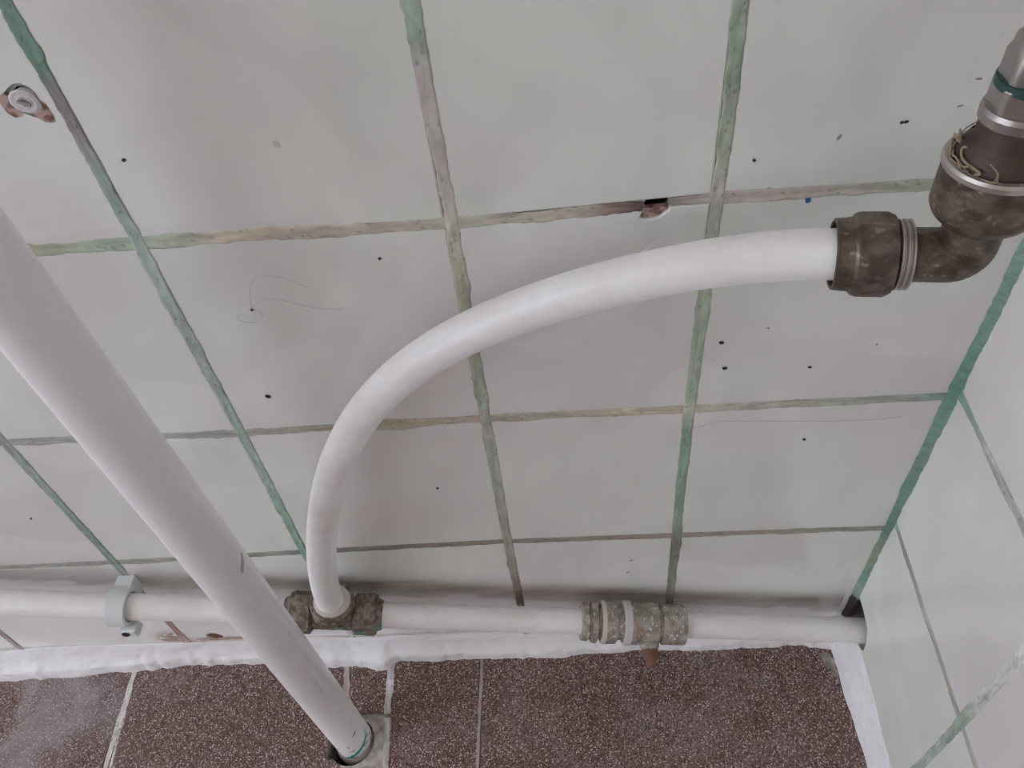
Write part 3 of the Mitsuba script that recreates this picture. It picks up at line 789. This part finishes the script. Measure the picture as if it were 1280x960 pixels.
# ------------------------------------------------------------------ brass elbow: frame e1 (along the pipe) and e2 (up the leg)
E0 = np.array([g(ss[-1]) for g in fit])                 # end of the visible pipe
e1 = V(0.0234, -0.0042, 0.0012); e1 /= np.linalg.norm(e1)
E0 = E0 + e1 * .0042
e2 = V(-0.012, 0.0, 0.99); e2 /= np.linalg.norm(e2)
EC = E0 + e1 * 0.0440                                   # where the two axes cross
nut = lathe([(.0020, .0110), (.0021, .0148), (.0035, .0164), (.0055, .0170), (.0155, .0170), (.0178, .0158), (.0186, .0138)], E0, e1, 72, flats=(.0021, .0178, .0157, 6), turn=.35)
add('pipe_elbow__compression_nut', nut, 'm_brass', smooth=25)
add('pipe_elbow__nut_mouth', lathe([(.0026, .0126), (-.0042, .0130), (-.0046, .0136), (-.0040, .0144), (.0026, .0150)], E0, e1, 48), 'm_brass', smooth=30)
th_prof = [(.0180, .0120)]
for i in range(3):
    q = .0187 + i * .0021
    th_prof += [(q, .0131), (q + .0006, .0142), (q + .0012, .0142), (q + .0017, .0131)]
th_prof += [(.0252, .0118)]
add('pipe_elbow__thread', lathe(th_prof, E0, e1, 48), 'm_rim', smooth=30)
# bent body: swept from the nut round the corner into the leg
bend = [E0 + e1 * .025, E0 + e1 * .031, E0 + e1 * .0375]
cR = 0.0065
cc_ = EC - e1 * cR + e2 * cR
for t in np.linspace(0, math.pi / 2, 10):
    bend.append(cc_ + cR * (math.sin(t) * e1 - math.cos(t) * e2))
bend += [EC + e2 * .014, EC + e2 * .022, EC + e2 * .028]
add('pipe_elbow__body', tube(bend, [.0108, .0108] + [.0109] * 3 + [.0110] * (len(bend) - 5), 44), 'm_brass', smooth=40)
web = trimesh.convex.convex_hull(np.vstack([tube([EC - e1 * .012 + e2 * .010, EC - e1 * .011 + e2 * .011], .005, 10).vertices, tube([EC - e1 * .004, EC - e1 * .003 + e2 * .001], .006, 10).vertices]))
add('pipe_elbow__socket', lathe([(.0178, .0112), (.0192, .0148), (.0218, .0174), (.0243, .0186), (.0412, .0186), (.0420, .0190)], EC, e2, 64), 'm_brass', smooth=25)
add('pipe_elbow__socket_rim', lathe([(.0412, .0180), (.0418, .0192), (.0438, .0193), (.0450, .0186), (.0451, .0168), (.0410, .0160)], EC, e2, 64), 'm_rim', smooth=25)
tag('pipe_elbow', 'dark corroded brass elbow at the end of the curved pipe', 'pipe elbow')
# embossed mark on the elbow body: a raised plain lozenge
# ------------------------------------------------------------------ valve screwed into the elbow
add('screwed_fitting__thread', lathe([(.034, .0166), (.0395, .0164), (.0440, .0152), (.0475, .0134), (.0490, .0118), (.0580, .0112)], EC + e2 * .0034, e2, 48, wob=.02, seed=3), 'm_thread', smooth=40)
HX = dict(n=72, turn=.52)
add('screwed_fitting__lower_hex', lathe([(.0545, .0100), (.0550, .0116), (.0562, .0126), (.0595, .0128), (.0612, .0122), (.0614, .0117), (.0690, .0117), (.0700, .0110)], EC + e2 * .0038, e2, flats=(.0613, .070, .0106, 6), **HX), 'm_chrome', smooth=20)
add('screwed_fitting__seal_ring', lathe([(.0680, .0098), (.0683, .0114), (.0711, .0114), (.0715, .0098)], EC + e2 * .0038, e2, 48), 'm_seal', smooth=25)
add('screwed_fitting__upper_hex', lathe([(.0711, .0090), (.0714, .0110), (.0790, .0108), (.0812, .0098), (.0838, .0096), (.0848, .0086), (.0849, .0050), (.0830, .0046)], EC + e2 * .0038, e2, flats=(.0711, .0790, .0099, 6), **HX), 'm_chrome', smooth=20)
tag('screwed_fitting', 'chrome hexagon fitting with a green seal ring screwed into the elbow', 'pipe fitting')
hr = np.random.default_rng(11)
hemp = []
for i in range(11):
    t0 = hr.uniform(2.2, 6.6)
    r0 = hr.uniform(.0125, .0158)
    p, tcur, scur, rcur = [], t0, hr.uniform(.0455, .051), r0
    a_, u_, v_ = frame(e2)
    for k2 in range(7):
        p.append(EC + e2 * scur + rcur * (math.cos(tcur) * u_ + math.sin(tcur) * v_))
        tcur += hr.normal(.12, .16); scur += hr.normal(-.0004, .0011); rcur = np.clip(rcur + hr.normal(0.0005, .0008), .0135, .0172); scur = max(scur, .0450)
    q = CubicSpline(np.linspace(0, 1, 7), np.array(p))(np.linspace(0, 1, 24))
    hemp.append(tube(q, hr.uniform(.00022, .0005), 6))
k = add('screwed_fitting__sealing_hemp', trimesh.util.concatenate(hemp), 'm_hemp', smooth=60)
tag(k, 'loose strands of sealing hemp round the thread', kind='stuff')

# ------------------------------------------------------------------ stop valve on the wall pipe
VC = axis_pt(-0.1870)
def vpart(name, prof, bsdf='m_nickel', flats=None, **kk):
    add('stop_valve__' + name, lathe(prof, VC, AX, 48, flats=flats, **kk), bsdf, smooth=28)
vpart('end_nut', [(-.0430, .0110), (-.0425, .0148), (-.0375, .0154), (-.0365, .0136), (-.0352, .0136), (-.0345, .0164), (-.0305, .0166), (-.0290, .0132)])
vpart('body', [(-.0300, .0128), (-.0272, .0128), (-.0262, .0160), (-.0250, .0170), (-.0150, .0168), (-.0130, .0136), (-.0095, .0136), (-.0080, .0172), (.0190, .0168), (.0208, .0140), (.0230, .0138)])
vpart('band', [(-.0268, .0160), (-.0262, .0172), (-.0236, .0172), (-.0230, .0160)], 'm_residue')
vpart('band', [(-.0088, .0160), (-.0078, .0178), (-.0030, .0178), (-.0022, .0160)], 'm_plug')
vpart('end_nut', [(.0225, .0148), (.0235, .0165), (.0400, .0168), (.0420, .0158), (.0425, .0112)], flats=(.0225, .042, .0158, 10))
dv = V(.02, -0.93, -0.36); dv /= np.linalg.norm(dv)
add('stop_valve__drain_boss', lathe([(.008, .0085), (.0185, .0078), (.0200, .0066)], VC + AX * .0120, dv, 32), 'm_nickel', smooth=30)
add('stop_valve__drain_screw', lathe([(.0195, .0058), (.0205, .0066), (.0255, .0066), (.0275, .0048), (.0330, .0040), (.0345, .0026)], VC + AX * .0120, dv, 24, wob=.05, seed=2), 'm_rust', smooth=30)
tag('stop_valve__drain_screw', 'rusty brown drain screw')
ab, ub, vb = frame(AX)
tag('stop_valve', 'grey nickel stop valve with paint flecks on the wall pipe', 'valve')

# ------------------------------------------------------------------ standpipe
SB, ST = V(-.4326, -.0778, 0), V(-.4503, -.0738, .6)
SD = (ST - SB) / np.linalg.norm(ST - SB)
zb = FLOOR_Z / SD[2]
add('standpipe__pipe', tube([SB + SD * s for s in np.r_[zb - .05, zb - .01, zb + .003, np.linspace(zb + .02, 2.3, 60)]], .0160, 56), 'm_drain', smooth=40)
add('standpipe__foot', lathe([(zb - .04, .0178), (zb - .0130, .0180), (zb - .0105, .0174), (zb - .0090, .0162)], SB, SD, 56), 'm_residue', smooth=30)
# teal paint line round the foot, dark scar on the side
cdir = CAM - (SB + SD * zb); cdir -= (cdir @ SD) * SD
a_, u_, v_ = SD, cdir / np.linalg.norm(cdir), np.cross(SD, cdir / np.linalg.norm(cdir))


def patch_on_pipe(key, t0, t1, s0, s1, thick0, thick1, bsdf, r=.0160, n=40, seed=0):
    r_ = np.random.default_rng(seed)
    v, f = [], []
    for i in range(n):
        q = i / (n - 1)
        t = t0 + (t1 - t0) * q
        sc = s0 + (s1 - s0) * q
        hwid = (thick0 + (thick1 - thick0) * q) * (0.25 + 0.75 * min(1, 6 * q, 6 * (1 - q))) * (1 + .12 * r_.normal())
        d = math.cos(t) * u_ + math.sin(t) * v_
        for sh, dr_ in ((-hwid, -.0004), (-hwid, .00022), (hwid, .00022), (hwid, -.0004)):
            v.append(SB + SD * (sc + sh) + d * (r + dr_))
    for i in range(n - 1):
        for j in range(3):
            f += [(i * 4 + j, (i + 1) * 4 + j, (i + 1) * 4 + j + 1), (i * 4 + j, (i + 1) * 4 + j + 1, i * 4 + j + 1)]
    m = trimesh.Trimesh(v, f, process=False)
    if (m.face_normals * (m.triangles_center - (SB + SD * s0))).sum(1).mean() < 0:
        m.invert()
    return add(key, m, bsdf)


k = patch_on_pipe('standpipe__paint_mark', -1.1, .90, zb - .0065, zb + .0170, .0026, .0013, 'm_teal', seed=3)
tag(k, 'teal paint mark round the foot')
patch_on_pipe('standpipe__scar', .42, 1.02, zb + .302, zb + .3095, .0022, .0018, 'm_scar', n=24, seed=5)
patch_on_pipe('standpipe__scratch', -.02, .30, zb + .0350, zb + .0385, .0009, .0009, 'm_hair', n=12, seed=6)
tag('standpipe', 'thick white standpipe rising from a hole in the terrazzo floor', 'pipe')
